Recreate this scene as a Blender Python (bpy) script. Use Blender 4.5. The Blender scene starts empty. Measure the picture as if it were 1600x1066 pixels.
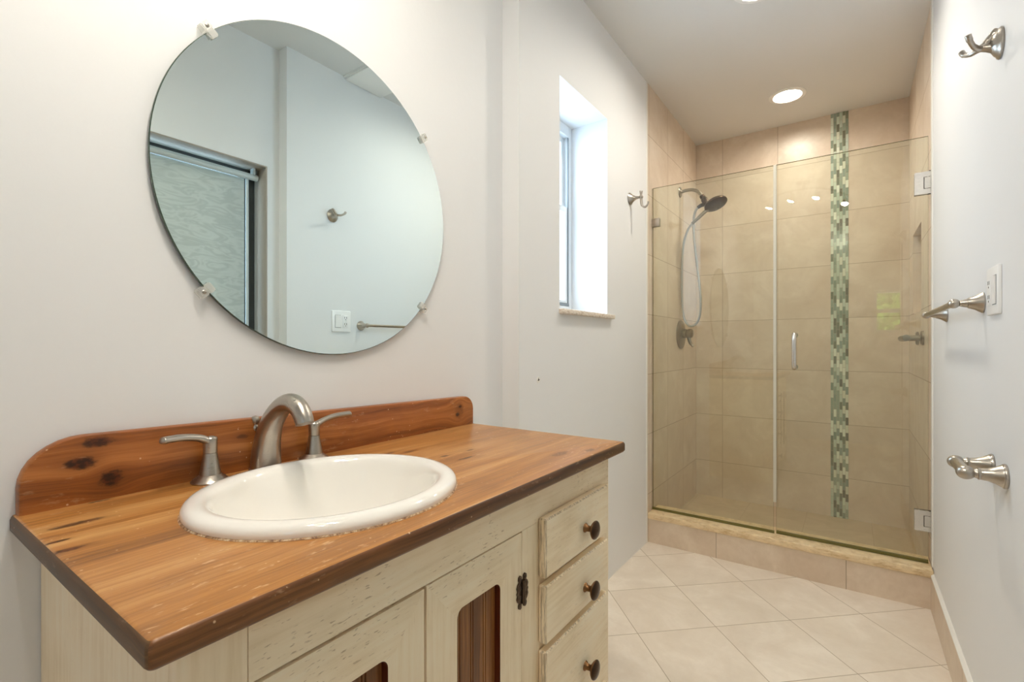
import bpy, bmesh, math, random
from mathutils import Vector, Matrix
random.seed(7)
S = bpy.context.scene
COL = S.collection
PI = math.pi

# ------------------------------------------------------------------ camera
cam = bpy.data.objects.new('camera', bpy.data.cameras.new('camera'))
COL.objects.link(cam)
cam.location = (0, 0, 1.094)
cam.rotation_euler = (PI / 2, 0, 0.6151)
cam.data.sensor_width = 36
cam.data.lens = 751.7 / 1600 * 36
cam.data.shift_x = 0.0005
cam.data.shift_y = 0.0044
cam.data.clip_start = 0.02
S.camera = cam

# ------------------------------------------------------------------ view, world and light levels
S.view_settings.view_transform = 'Standard'
S.view_settings.look = 'None'
S.view_settings.gamma = 1
S.view_settings.use_curve_mapping = False
S.view_settings.exposure = 0.47
SKY_STRENGTH = 7.0
TRACK_L = 440.0       # emission of the four small track lamps
DOWN_L = 170.0          # emission of the recessed ceiling lamps
WARM = (1.0, 0.925, 0.80)
S.cycles.max_bounces = 14
S.cycles.diffuse_bounces = 8
S.cycles.glossy_bounces = 6
S.cycles.transmission_bounces = 8
S.cycles.transparent_max_bounces = 16
S.cycles.caustics_reflective = False
S.cycles.caustics_refractive = False
S.cycles.sample_clamp_indirect = 6.0

W = bpy.data.worlds.new('sky')
S.world = W
W.use_nodes = True
W.node_tree.nodes['Background'].inputs[0].default_value = (0.62, 0.80, 1.0, 1)
W.node_tree.nodes['Background'].inputs[1].default_value = SKY_STRENGTH


def portal(name, loc, rot, sx, sy):
    d = bpy.data.lights.new(name, 'AREA')
    d.shape = 'RECTANGLE'; d.size = sx; d.size_y = sy
    d.cycles.is_portal = True
    o = bpy.data.objects.new(name, d); COL.objects.link(o)
    o.location = loc; o.rotation_euler = rot


portal('window_portal', (-1.20, 1.862, 1.69), (0, -PI / 2, 0), 0.95, 0.50)
portal('door_portal', (0.56, 0.67, 0.98), (0, PI / 2, 0), 2.0, 1.15)
portal('rear_window_portal', (0.3625, -1.33, 1.47), (PI / 2, 0, 0), 0.36, 0.50)

# ------------------------------------------------------------------ measured planes
XA, XB, XR, XR2 = -0.998, -0.928, 0.279, 0.349
YS, YS2 = 1.3577, 1.285
YC, YG, YB, YREAR = 2.629, 2.707, 3.657, -1.2
ZC = 2.557
ZK = 0.848
CABX = -0.5047

# ------------------------------------------------------------------ node helpers


def srgb(r, g, b):
    f = lambda c: (c / 255 / 12.92) if c / 255 <= 0.04045 else ((c / 255 + 0.055) / 1.055) ** 2.4
    return (f(r), f(g), f(b), 1)


class NT:
    def __init__(s, name):
        s.m = bpy.data.materials.new(name); s.m.use_nodes = True
        s.t = s.m.node_tree; s.t.nodes.clear()
        s.out = s.n('ShaderNodeOutputMaterial')

    def n(s, t, **k):
        x = s.t.nodes.new(t)
        for a, b in k.items(): setattr(x, a, b)
        return x

    def put(s, sock, v):
        if isinstance(v, bpy.types.NodeSocket): s.t.links.new(v, sock)
        else: sock.default_value = v

    def math(s, op, a, b=None, c=None, clamp=False):
        x = s.n('ShaderNodeMath', operation=op); x.use_clamp = clamp
        s.put(x.inputs[0], a)
        if b is not None: s.put(x.inputs[1], b)
        if c is not None: s.put(x.inputs[2], c)
        return x.outputs[0]

    def obj(s):
        return s.n('ShaderNodeTexCoord').outputs['Object']

    def sep(s, v):
        x = s.n('ShaderNodeSeparateXYZ'); s.put(x.inputs[0], v); return x.outputs

    def comb(s, x, y, z):
        n = s.n('ShaderNodeCombineXYZ')
        for i, v in enumerate((x, y, z)): s.put(n.inputs[i], v)
        return n.outputs[0]

    def scale(s, v, sc):
        n = s.n('ShaderNodeVectorMath', operation='MULTIPLY'); s.put(n.inputs[0], v); n.inputs[1].default_value = sc
        return n.outputs[0]

    def noise(s, v, scale, detail=3, rough=0.5, dist=0.0):
        n = s.n('ShaderNodeTexNoise'); s.put(n.inputs['Vector'], v)
        n.inputs['Scale'].default_value = scale; n.inputs['Detail'].default_value = detail
        n.inputs['Roughness'].default_value = rough; n.inputs['Distortion'].default_value = dist
        return n.outputs['Fac']

    def ramp(s, f, stops, mode='LINEAR'):
        n = s.n('ShaderNodeValToRGB'); s.put(n.inputs[0], f)
        e = n.color_ramp; e.interpolation = mode
        while len(e.elements) < len(stops): e.elements.new(0.5)
        for i, (p, c) in enumerate(stops):
            e.elements[i].position = p; e.elements[i].color = c if len(c) == 4 else (*c, 1)
        return n.outputs[0]

    def step(s, f, a, b):
        n = s.n('ShaderNodeMapRange'); n.interpolation_type = 'SMOOTHSTEP'
        s.put(n.inputs[0], f); n.inputs[1].default_value = a; n.inputs[2].default_value = b
        return n.outputs[0]

    def mix(s, f, a, b, mode='MIX'):
        n = s.n('ShaderNodeMix', data_type='RGBA', blend_type=mode)
        s.put(n.inputs[0], f); s.put(n.inputs[6], a); s.put(n.inputs[7], b)
        return n.outputs[2]

    def bump(s, h, strength, dist):
        n = s.n('ShaderNodeBump'); s.put(n.inputs['Height'], h)
        n.inputs['Strength'].default_value = strength; n.inputs['Distance'].default_value = dist
        return n.outputs[0]

    def bsdf(s, col, rough=0.5, metal=0.0, spec=0.5, normal=None, **k):
        p = s.n('ShaderNodeBsdfPrincipled')
        s.put(p.inputs['Base Color'], col); s.put(p.inputs['Roughness'], rough)
        s.put(p.inputs['Metallic'], metal); s.put(p.inputs['Specular IOR Level'], spec)
        if normal is not None: s.put(p.inputs['Normal'], normal)
        for a, b in k.items(): s.put(p.inputs[a.replace('_', ' ')], b)
        s.t.links.new(p.outputs[0], s.out.inputs[0])
        return s.m


def plain(name, col, rough=0.5, metal=0.0, spec=0.5, **k):
    return NT(name).bsdf(col, rough, metal, spec, **k)


def paint_wall(name, col):
    t = NT(name); o = t.obj()
    n = t.noise(o, 55, 4, 0.6); n2 = t.noise(o, 1.7, 2)
    c = t.mix(t.step(n2, 0.3, 0.7), tuple(x * 0.985 for x in col[:3]) + (1,), col)
    return t.bsdf(c, 0.55, 0, 0.35, t.bump(n, 0.06, 0.004))


def metal_mat(name, col, rough, axis=(1, 1, 40)):
    t = NT(name); o = t.obj()
    n = t.noise(t.scale(o, axis), 60, 3, 0.6)
    r = t.math('MULTIPLY_ADD', n, 0.16, rough - 0.08)
    c = t.mix(n, tuple(x * 0.88 for x in col[:3]) + (1,), col)
    return t.bsdf(c, r, 1.0, 0.5)


def glass_mat(name, tint, refl=0.045):
    t = NT(name)
    lw = t.n('ShaderNodeLayerWeight'); lw.inputs['Blend'].default_value = 0.5
    p = t.math('POWER', lw.outputs['Facing'], 5.0)
    f = t.math('MULTIPLY_ADD', p, 1 - refl, refl)
    a = t.n('ShaderNodeBsdfTransparent'); a.inputs[0].default_value = tint
    g = t.n('ShaderNodeBsdfGlossy'); g.inputs['Roughness'].default_value = 0.0
    g.inputs[0].default_value = (1, 1, 1, 1)
    m = t.n('ShaderNodeMixShader')
    t.put(m.inputs[0], f); t.put(m.inputs[1], a.outputs[0]); t.put(m.inputs[2], g.outputs[0])
    t.t.links.new(m.outputs[0], t.out.inputs[0])
    return t.m


def clear_plastic():
    t = NT('clear_plastic')
    a = t.n('ShaderNodeBsdfTransparent'); a.inputs[0].default_value = (0.97, 0.97, 0.95, 1)
    p = t.n('ShaderNodeBsdfPrincipled'); p.inputs['Base Color'].default_value = srgb(246, 246, 244); p.inputs['Roughness'].default_value = 0.05
    m = t.n('ShaderNodeMixShader'); m.inputs[0].default_value = 0.30
    t.put(m.inputs[1], a.outputs[0]); t.put(m.inputs[2], p.outputs[0])
    t.t.links.new(m.outputs[0], t.out.inputs[0])
    return t.m


def emit_mat(name, col, strength):
    t = NT(name); e = t.n('ShaderNodeEmission')
    e.inputs[0].default_value = (*col[:3], 1); e.inputs[1].default_value = strength
    t.t.links.new(e.outputs[0], t.out.inputs[0])
    return t.m


def tile_mat(name, plane, size, origin, light, dark, grout, rot=0.0, mortar=0.003, rough=0.32, width=None):
    """square stacked stone-look tiles; plane names the two axes used"""
    t = NT(name); o = t.obj(); x = t.sep(o)
    ax = {'x': x[0], 'y': x[1], 'z': x[2]}
    u = t.math('SUBTRACT', ax[plane[0]], origin[0]); v = t.math('SUBTRACT', ax[plane[1]], origin[1])
    if rot:
        c, s_ = math.cos(rot), math.sin(rot)
        u2 = t.math('ADD', t.math('MULTIPLY', u, c), t.math('MULTIPLY', v, s_))
        v2 = t.math('SUBTRACT', t.math('MULTIPLY', v, c), t.math('MULTIPLY', u, s_))
        u, v = u2, v2
    b = t.n('ShaderNodeTexBrick'); b.offset = 0.0; b.squash = 1.0
    t.put(b.inputs['Vector'], t.comb(u, v, 0.0))
    b.inputs['Scale'].default_value = 1.0
    b.inputs['Brick Width'].default_value = width or size; b.inputs['Row Height'].default_value = size
    b.inputs['Mortar Size'].default_value = mortar / 2; b.inputs['Mortar Smooth'].default_value = 0.15
    b.inputs['Color1'].default_value = (0.25, 0.25, 0.25, 1); b.inputs['Color2'].default_value = (0.75, 0.75, 0.75, 1)
    b.inputs['Mortar'].default_value = (0.5, 0.5, 0.5, 1)
    rnd = t.sep(b.outputs['Color'])[0]
    ov = t.n('ShaderNodeVectorMath', operation='ADD'); t.put(ov.inputs[0], o); t.put(ov.inputs[1], t.comb(rnd, t.math('MULTIPLY', rnd, 3.0), rnd))
    n1 = t.noise(ov.outputs[0], 4.5, 5, 0.62, 0.7); n2 = t.noise(ov.outputs[0], 40, 4, 0.7)
    f = t.math('ADD', t.math('MULTIPLY', n1, 0.85), t.math('MULTIPLY', n2, 0.2))
    f = t.math('ADD', f, t.math('MULTIPLY', t.math('SUBTRACT', rnd, 0.5), 0.16))
    c = t.ramp(f, [(0.30, dark), (0.52, tuple((a + d) / 2 for a, d in zip(light, dark))), (0.68, light)])
    fac = b.outputs['Fac']
    c = t.mix(fac, c, grout)
    h = t.math('ADD', t.math('MULTIPLY', fac, -1.0), t.math('MULTIPLY', n2, 0.06))
    r = t.math('MULTIPLY_ADD', fac, 0.4, rough)
    return t.bsdf(c, r, 0, 0.45, t.bump(h, 0.35, 0.0012))


def wood_mat(name, run, across, knots, lo, mid, hi, rough=0.38, origin=(0, 0, 0), seed=0.0, scuff=0.0, knotcol=(0.022, 0.006, 0.002, 1)):
    """stained pine: grain runs along axis `run`; knots = (run, across, radius along, radius across, depth)"""
    t = NT(name); x = t.sep(t.obj())
    ax = {'x': 0, 'y': 1, 'z': 2}
    r = t.math('ADD', x[ax[run]], origin[ax[run]]); a = t.math('ADD', x[ax[across]], origin[ax[across]])
    third = [k for k in 'xyz' if k not in (run, across)][0]
    z = x[ax[third]]
    wob = t.noise(t.comb(r, a, z), 9, 3, 0.5)
    ga = t.math('ADD', a, t.math('MULTIPLY', t.math('SUBTRACT', wob, 0.5), 0.012))
    core = None; halo = None
    kn = t.noise(t.comb(t.math('MULTIPLY', r, 0.6), a, z), 120, 3, 0.6)
    base = ga
    for kr, ka, sr, sa, dep in knots:
        dr = t.math('DIVIDE', t.math('SUBTRACT', r, kr), sr); da = t.math('DIVIDE', t.math('SUBTRACT', base, ka), sa)
        d2 = t.math('ADD', t.math('MULTIPLY', dr, dr), t.math('MULTIPLY', da, da))
        g = t.math('EXPONENT', t.math('MULTIPLY', d2, -0.16))
        ga = t.math('SUBTRACT', ga, t.math('MULTIPLY', t.math('MULTIPLY', da, sa), t.math('MULTIPLY', g, 0.75)))
        dn = t.math('MULTIPLY', d2, t.math('MULTIPLY_ADD', kn, 2.2, -0.1))
        k = t.math('MULTIPLY', t.math('SUBTRACT', 1.0, t.step(dn, 0.35, 1.5)), dep)
        hl = t.math('MULTIPLY', t.math('EXPONENT', t.math('MULTIPLY', d2, -0.5)), dep)
        core = k if core is None else t.math('MAXIMUM', core, k)
        halo = hl if halo is None else t.math('MAXIMUM', halo, hl)
    v = t.comb(t.math('MULTIPLY', r, 2.2), t.math('MULTIPLY', ga, 75.0), t.math('MULTIPLY', z, 40.0))
    v2 = t.comb(t.math('ADD', t.math('MULTIPLY', r, 1.1), seed), t.math('MULTIPLY', ga, 17.0), t.math('MULTIPLY', z, 10.0))
    fine = t.noise(v, 2.0, 5, 0.65); broad = t.noise(v2, 1.0, 3, 0.55, 0.4)
    f = t.math('ADD', t.math('MULTIPLY', fine, 0.42), t.math('MULTIPLY', broad, 0.58))
    c = t.ramp(f, [(0.33, lo), (0.49, mid), (0.64, hi)])
    if core is not None:
        c = t.mix(t.math('MULTIPLY', halo, 0.62), c, lo)
        ck = t.mix(t.step(kn, 0.42, 0.6), knotcol, (knotcol[0] * 4.2, knotcol[1] * 3.2, knotcol[2] * 2.2, 1))
        c = t.mix(t.math('MINIMUM', core, 0.95), c, ck)
    blot = t.noise(t.comb(r, t.math('MULTIPLY', a, 2.2), z), 7.0, 3, 0.6)
    c = t.mix(t.math('MULTIPLY', t.step(blot, 0.52, 0.75), 0.35), c, lo)
    if scuff:
        sc = t.noise(t.comb(t.math('MULTIPLY', r, 30.0), t.math('MULTIPLY', a, 95.0), z), 1.0, 3, 0.7)
        msk = t.noise(t.comb(r, a, z), 5.0, 2, 0.5)
        s_ = t.math('MULTIPLY', t.step(sc, 0.58, 0.70), t.step(msk, 0.46, 0.60))
        c = t.mix(t.math('MULTIPLY', s_, scuff), c, srgb(226, 190, 150))
    if scuff:
        vo = t.n('ShaderNodeTexVoronoi'); t.put(vo.inputs['Vector'], t.obj()); vo.inputs['Scale'].default_value = 95.0
        pick = t.noise(t.obj(), 60.0, 1, 0.5)
        pk = t.math('MULTIPLY', t.math('SUBTRACT', 1.0, t.step(vo.outputs['Distance'], 0.10, 0.17)), t.step(pick, 0.60, 0.63))
        c = t.mix(t.math('MULTIPLY', pk, 0.7), c, srgb(222, 190, 150))
    rr = t.math('MULTIPLY_ADD', fine, 0.2, rough - 0.1)
    return t.bsdf(c, rr, 0, 0.45, t.bump(fine, 0.12, 0.0015))


def cream_mat(name, run, pores=0.6, worn=0.0, tone=1.0):
    """rubbed cream paint over wood, grain along `run`"""
    t = NT(name); x = t.sep(t.obj()); ax = {'x': 0, 'y': 1, 'z': 2}
    sc = [90.0, 90.0, 90.0]; sc[ax[run]] = 5.0
    v = t.comb(*[t.math('MULTIPLY', x[i], sc[i]) for i in range(3)])
    streak = t.noise(v, 1.0, 4, 0.6)
    cloud = t.noise(t.obj(), 7.0, 3, 0.55)
    f = t.math('ADD', t.math('MULTIPLY', streak, 0.5), t.math('MULTIPLY', cloud, 0.5))
    k = lambda c: tuple(q * tone for q in c[:3]) + (1,)
    c = t.ramp(f, [(0.32, k(srgb(230, 208, 172))), (0.5, k(srgb(246, 228, 198))), (0.68, k(srgb(250, 237, 212)))])
    sp = [330.0, 330.0, 330.0]; sp[ax[run]] = 62.0
    pv = t.comb(*[t.math('MULTIPLY', x[i], sp[i]) for i in range(3)])
    pore = t.noise(pv, 1.0, 2, 0.5); msk = t.noise(t.obj(), 9.0, 2, 0.5)
    pf = t.math('MULTIPLY', t.step(pore, 0.615, 0.68), t.step(msk, 0.44, 0.58))
    c = t.mix(t.math('MULTIPLY', pf, pores), c, srgb(150, 112, 66))
    if worn:
        wn = t.noise(v, 2.6, 4, 0.75)
        c = t.mix(t.math('MULTIPLY', t.step(wn, 0.44, 0.58), worn), c, srgb(92, 68, 44))
    return t.bsdf(c, 0.5, 0, 0.35, t.bump(streak, 0.1, 0.001))


# ------------------------------------------------------------------ materials
M = {}
M['wall'] = paint_wall('white_wall_paint', srgb(229, 230, 231))
M['ceiling'] = paint_wall('ceiling_paint', srgb(222, 222, 221))
M['white'] = plain('white_gloss', srgb(238, 238, 236), 0.3)
M['plate'] = plain('switch_plastic', srgb(240, 240, 240), 0.3)
M['caulk'] = plain('white_caulk', srgb(232, 230, 224), 0.6)
M['shadowgap'] = plain('painted_gap_shade', srgb(60, 42, 26), 0.8)  # dark brown standing in for shade inside the cabinet gaps
M['slot'] = plain('dark_slot', srgb(50, 48, 46), 0.6)
TL, TD, TG = srgb(224, 209, 191), srgb(205, 186, 165), srgb(172, 152, 128)
M['tile_back'] = tile_mat('shower_tile_back', 'xz', 0.3345, (-0.7478, -0.07), TL, TD, TG, width=0.345)
M['tile_side'] = tile_mat('shower_tile_side', 'yz', 0.3345, (2.65, -0.07), TL, TD, TG)
M['tile_floor'] = tile_mat('floor_tile', 'xy', 0.318, (-0.20, 2.205), srgb(238, 228, 215), srgb(219, 206, 190), srgb(178, 162, 142), rot=PI / 4 - 0.03)
M['tile_shower_floor'] = tile_mat('shower_floor_tile', 'xy', 0.3345, (0.1, 0.1), srgb(196, 176, 146), srgb(174, 152, 120), TG, mortar=0.002)
M['tile_curb'] = tile_mat('curb_tile', 'xz', 0.549, (-0.5684 + 0.32, -0.2), srgb(224, 209, 190), srgb(202, 182, 160), srgb(162, 144, 122), mortar=0.003)
M['tile_base'] = tile_mat('baseboard_tile', 'yz', 0.60, (1.93, -0.2), srgb(218, 202, 182), srgb(196, 176, 154), srgb(160, 142, 120), mortar=0.002)


def travertine(name, lt, dk, sc=30):
    t = NT(name); o = t.obj()
    n = t.noise(t.scale(o, (1, 1, 3)), sc, 6, 0.7, 0.5); n2 = t.noise(o, 140, 3, 0.7)
    c = t.ramp(n, [(0.34, dk), (0.52, lt), (0.7, tuple(min(1, q * 1.15) for q in lt[:3]))])
    c = t.mix(t.math('MULTIPLY', t.step(n2, 0.63, 0.72), 0.6), c, dk)
    return t.bsdf(c, 0.4, 0, 0.45, t.bump(n2, 0.2, 0.001))


M['curb_cap'] = travertine('travertine_cap', srgb(226, 204, 166), srgb(198, 168, 124), 22)
M['marble'] = travertine('marble_sill', srgb(226, 216, 204), srgb(186, 164, 142), 60)


def mosaic_mat(name, stops):
    t = NT(name)
    r = t.n('ShaderNodeNewGeometry').outputs['Random Per Island']
    c = t.ramp(r, [(i / len(stops), srgb(*q)) for i, q in enumerate(stops)], 'CONSTANT')
    return t.bsdf(c, 0.14, 0, 0.5)


M['mosaic_light'] = mosaic_mat('glass_mosaic_light', [(226, 230, 214), (204, 214, 196), (188, 200, 180), (216, 218, 198), (196, 206, 190)])
M['mosaic_dark'] = mosaic_mat('glass_mosaic_dark', [(142, 154, 136), (128, 132, 112), (158, 168, 150), (118, 116, 98), (148, 160, 146)])
M['grout'] = plain('mosaic_grout', srgb(178, 170, 150), 0.8)
M['nickel'] = metal_mat('brushed_nickel', (0.50, 0.455, 0.40, 1), 0.30)
M['nickel_bright'] = metal_mat('satin_nickel_plate', (0.74, 0.72, 0.69, 1), 0.26)
M['bronze_nickel'] = metal_mat('dark_brushed_nickel', (0.36, 0.32, 0.26, 1), 0.30)
M['hose'] = metal_mat('hose_metal', (0.50, 0.49, 0.47, 1), 0.32)
M['oil_bronze'] = metal_mat('oil_rubbed_bronze', (0.075, 0.045, 0.028, 1), 0.34)
M['copper_edge'] = metal_mat('worn_copper', (0.24, 0.125, 0.055, 1), 0.34)
M['hinge_bronze'] = metal_mat('antique_bronze', (0.13, 0.09, 0.065, 1), 0.38)
M['ceramic'] = plain('white_ceramic', srgb(241, 238, 232), 0.07, 0, 0.55, Coat_Weight=0.3, Coat_Roughness=0.03)
M['mirror'] = plain('mirror_silver', (0.79, 0.885, 0.87, 1), 0.0, 1.0)
M['mirror_edge'] = plain('mirror_glass_edge', srgb(70, 84, 74), 0.15)
M['clear'] = clear_plastic()
M['glass'] = glass_mat('shower_glass', (0.955, 0.978, 0.940, 1), 0.05)
M['glass_edge'] = plain('glass_green_edge', srgb(104, 98, 50), 0.15, 0, 0.5)
M['seal'] = plain('clear_vinyl_seal', srgb(226, 222, 208), 0.35, 0, 0.5, Transmission_Weight=0.3)
M['pane'] = glass_mat('window_glass', (0.96, 0.98, 0.98, 1), 0.04)
M['vinyl'] = plain('white_vinyl_frame', srgb(225, 230, 233), 0.35)
M['alu_grey'] = plain('grey_weatherstrip', srgb(120, 128, 134), 0.5)
M['dark_frame'] = plain('dark_bronze_frame', srgb(52, 54, 52), 0.4)
M['taupe'] = plain('taupe_jamb_paint', srgb(172, 163, 152), 0.6)
M['rail'] = plain('pale_blind_rail', srgb(206, 216, 218), 0.3)
M['lamp'] = emit_mat('track_lamp', WARM, TRACK_L)
M['down_lamp'] = emit_mat('down_lamp', WARM, DOWN_L)
M['shower_lamp'] = emit_mat('shower_down_lamp', WARM, DOWN_L * 0.72)


def shade_mat():
    t = NT('sheer_shade_fabric'); o = t.obj()
    w = t.noise(t.scale(o, (1, 2.2, 8)), 3.0, 2, 0.45, 1.4)
    f = t.math('MULTIPLY', t.math('ADD', t.math('SINE', t.math('MULTIPLY', w, 26.0)), 1.0), 0.5)
    c = t.mix(f, srgb(190, 196, 192), srgb(204, 210, 205))
    d = t.n('ShaderNodeBsdfDiffuse'); t.put(d.inputs[0], c)
    tr = t.n('ShaderNodeBsdfTranslucent'); t.put(tr.inputs[0], c)
    m = t.n('ShaderNodeMixShader'); m.inputs[0].default_value = 0.14
    t.put(m.inputs[1], d.outputs[0]); t.put(m.inputs[2], tr.outputs[0])
    t.t.links.new(m.outputs[0], t.out.inputs[0])
    return t.m


M['shade'] = shade_mat()


def leaf_mat():
    t = NT('green_leaves')
    r = t.n('ShaderNodeNewGeometry').outputs['Random Per Island']
    c = t.ramp(r, [(0, srgb(70, 104, 34)), (0.5, srgb(128, 168, 52)), (1, srgb(190, 206, 96))])
    d = t.n('ShaderNodeBsdfDiffuse'); t.put(d.inputs[0], c)
    tr = t.n('ShaderNodeBsdfTranslucent'); t.put(tr.inputs[0], c)
    m = t.n('ShaderNodeMixShader'); m.inputs[0].default_value = 0.4
    t.put(m.inputs[1], d.outputs[0]); t.put(m.inputs[2], tr.outputs[0])
    t.t.links.new(m.outputs[0], t.out.inputs[0])
    return t.m


M['leaf'] = leaf_mat()
M['bark'] = plain('bark', srgb(96, 80, 62), 0.9)

# ------------------------------------------------------------------ object helpers
WL = {}


def tag(o, label=None, cat=None, group=None, kind=None):
    if label: o['label'] = label
    if cat: o['category'] = cat
    if group: o['group'] = group
    if kind: o['kind'] = kind
    return o


def thing(name, label, cat, loc, group=None):
    o = bpy.data.objects.new(name, None); COL.objects.link(o)
    o.location = loc; o.empty_display_size = 0.05
    WL[o] = Vector(loc)
    return tag(o, label, cat, group)


def obj(name, bm, mats, parent=None, smooth=True, angle=40, at=None):
    """world-space bmesh -> ONE mesh object (local to its thing)"""
    if not isinstance(mats, (list, tuple)): mats = [mats]
    off = WL[parent] if parent is not None else (Vector(at) if at is not None else Vector((0, 0, 0)))
    bmesh.ops.recalc_face_normals(bm, faces=bm.faces)
    bmesh.ops.translate(bm, verts=bm.verts, vec=-off)
    me = bpy.data.meshes.new(name)
    if smooth:
        lim = math.radians(angle)
        for f in bm.faces: f.smooth = True
        for e in bm.edges:
            if len(e.link_faces) == 2 and e.calc_face_angle(0) > lim: e.smooth = False
    bm.to_mesh(me); bm.free()
    for m in mats: me.materials.append(m)
    o = bpy.data.objects.new(name, me); COL.objects.link(o)
    if parent is not None: o.parent = parent
    else: o.location = off
    WL[o] = off
    return o


def box(bm, lo, hi, bev=0.0, seg=2, mi=0, bmi=None):
    b = bmesh.new()
    bmesh.ops.create_cube(b, size=1.0)
    for v in b.verts:
        v.co = Vector([lo[i] + (v.co[i] + 0.5) * (hi[i] - lo[i]) for i in range(3)])
    for f in b.faces: f.material_index = mi
    if bev:
        r = bmesh.ops.bevel(b, geom=list(b.edges), offset=bev, segments=seg, profile=0.5, affect='EDGES')
        if bmi is not None:
            for f in r['faces']: f.material_index = bmi
    merge(bm, b)


def merge(bm, b):
    me = bpy.data.meshes.new('tmp'); b.to_mesh(me); b.free(); bm.from_mesh(me); bpy.data.meshes.remove(me)


def frame_for(d):
    d = d.normalized()
    u = Vector((0, 0, 1)) if abs(d.z) < 0.9 else Vector((0, 1, 0))
    a = d.cross(u).normalized(); b = a.cross(d).normalized()
    return a, b


def rings(bm, loops, cap0=True, cap1=True, closed=True, mi=0):
    vs = [[bm.verts.new(p) for p in L] for L in loops]
    n = len(vs[0])
    for i in range(len(vs) - 1):
        for j in range(n if closed else n - 1):
            k = (j + 1) % n
            f = bm.faces.new((vs[i][j], vs[i][k], vs[i + 1][k], vs[i + 1][j])); f.material_index = mi
    if cap0: bm.faces.new(vs[0][::-1]).material_index = mi
    if cap1: bm.faces.new(vs[-1]).material_index = mi
    return vs


def lathe(bm, org, axis, prof, n=32, sy=1.0, cap0=True, cap1=True, mi=0):
    """prof = (radius, height along axis)"""
    org = Vector(org); d = Vector(axis).normalized(); a, b = frame_for(d)
    loops = []
    for r, h in prof:
        r = max(r, 1e-5)
        loops.append([org + d * h + a * (r * math.cos(2 * PI * k / n)) + b * (r * sy * math.sin(2 * PI * k / n)) for k in range(n)])
    rings(bm, loops, cap0, cap1, mi=mi)


def tube(bm, pts, rad, n=16, flat=1.0, mi=0, up=None):
    P = [Vector(p) for p in pts]
    R = rad if isinstance(rad, (list, tuple)) else [rad] * len(P)
    loops = []
    prev = None
    for i, p in enumerate(P):
        t = (P[min(i + 1, len(P) - 1)] - P[max(i - 1, 0)]).normalized()
        if prev is None:
            a, b = frame_for(t)
            if up is not None:
                b = (Vector(up) - t * t.dot(Vector(up))).normalized(); a = t.cross(b)
        else:
            b = (prev - t * prev.dot(t)).normalized(); a = t.cross(b)
        prev = b
        loops.append([p + a * (R[i] * math.cos(2 * PI * k / n)) + b * (R[i] * flat * math.sin(2 * PI * k / n)) for k in range(n)])
    rings(bm, loops, mi=mi)


def spline(pts, per=8):
    """Catmull-Rom through points (tuples of any length)"""
    out = []
    P = [pts[0]] + list(pts) + [pts[-1]]
    for i in range(1, len(P) - 2):
        for k in range(per):
            t = k / per
            out.append(tuple(0.5 * (2 * b + (c - a) * t + (2 * a - 5 * b + 4 * c - d) * t * t + (3 * b - a - 3 * c + d) * t ** 3)
                             for a, b, c, d in zip(P[i - 1], P[i], P[i + 1], P[i + 2])))
    out.append(tuple(pts[-1]))
    return out


def ball(bm, c, r, n=20, sc=(1, 1, 1)):
    b = bmesh.new(); bmesh.ops.create_uvsphere(b, u_segments=n, v_segments=n // 2, radius=r)
    for v in b.verts: v.co = Vector(c) + Vector([v.co[i] * sc[i] for i in range(3)])
    merge(bm, b)


def prism(bm, outline, vec, mi=0, holes=()):
    """fill a planar outline (3-D points, optional holes) and extrude by vec"""
    b = bmesh.new(); es = []
    for L in [outline, *holes]:
        vs = [b.verts.new(p) for p in L]
        es += [b.edges.new((vs[i], vs[(i + 1) % len(vs)])) for i in range(len(vs))]
    if holes: bmesh.ops.triangle_fill(b, use_beauty=True, use_dissolve=False, edges=es)
    else: b.faces.new(b.verts[:])
    r = bmesh.ops.extrude_face_region(b, geom=b.faces[:])
    bmesh.ops.translate(b, verts=[v for v in r['geom'] if isinstance(v, bmesh.types.BMVert)], vec=vec)
    for f in b.faces: f.material_index = mi
    merge(bm, b)


def structure(name, bm, mats, label, cat, smooth=False):
    o = obj(name, bm, mats, None, smooth)
    return tag(o, label, cat, None, 'structure')


def wall_x(bm, x0, x1, y0, y1, hole=None, z0=0.0, z1=ZC):
    if not hole: box(bm, (x0, y0, z0), (x1, y1, z1)); return
    a, b, c, d = hole
    if a > y0: box(bm, (x0, y0, z0), (x1, a, z1))
    if b < y1: box(bm, (x0, b, z0), (x1, y1, z1))
    if c > z0: box(bm, (x0, a, z0), (x1, b, c))
    if d < z1: box(bm, (x0, a, d), (x1, b, z1))


# ================================================================== THE ROOM
bm = bmesh.new(); box(bm, (-1.25, YREAR - 0.1, -0.06), (1.05, 2.79, 0.0))
structure('floor', bm, M['tile_floor'], 'beige stone-look floor tiles laid on the diagonal', 'floor')
bm = bmesh.new(); box(bm, (-1.05, 2.79, -0.06), (0.42, YB + 0.1, 0.012))
structure('floor_shower', bm, M['tile_shower_floor'], 'small beige tiles on the shower floor behind the glass', 'floor')
CANS = ((-0.306, 3.233), (-0.312, 2.182))
bm = bmesh.new()
prism(bm, [(-1.25, YREAR - 0.1, ZC), (1.05, YREAR - 0.1, ZC), (1.05, YB + 0.1, ZC), (-1.25, YB + 0.1, ZC)], (0, 0, 0.12), 0,
      [[(x + 0.072 * math.cos(2 * PI * k / 40), y + 0.072 * math.sin(2 * PI * k / 40), ZC) for k in range(40)] for x, y in CANS])
structure('ceiling', bm, M['ceiling'], 'flat off-white painted ceiling', 'ceiling')

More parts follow.
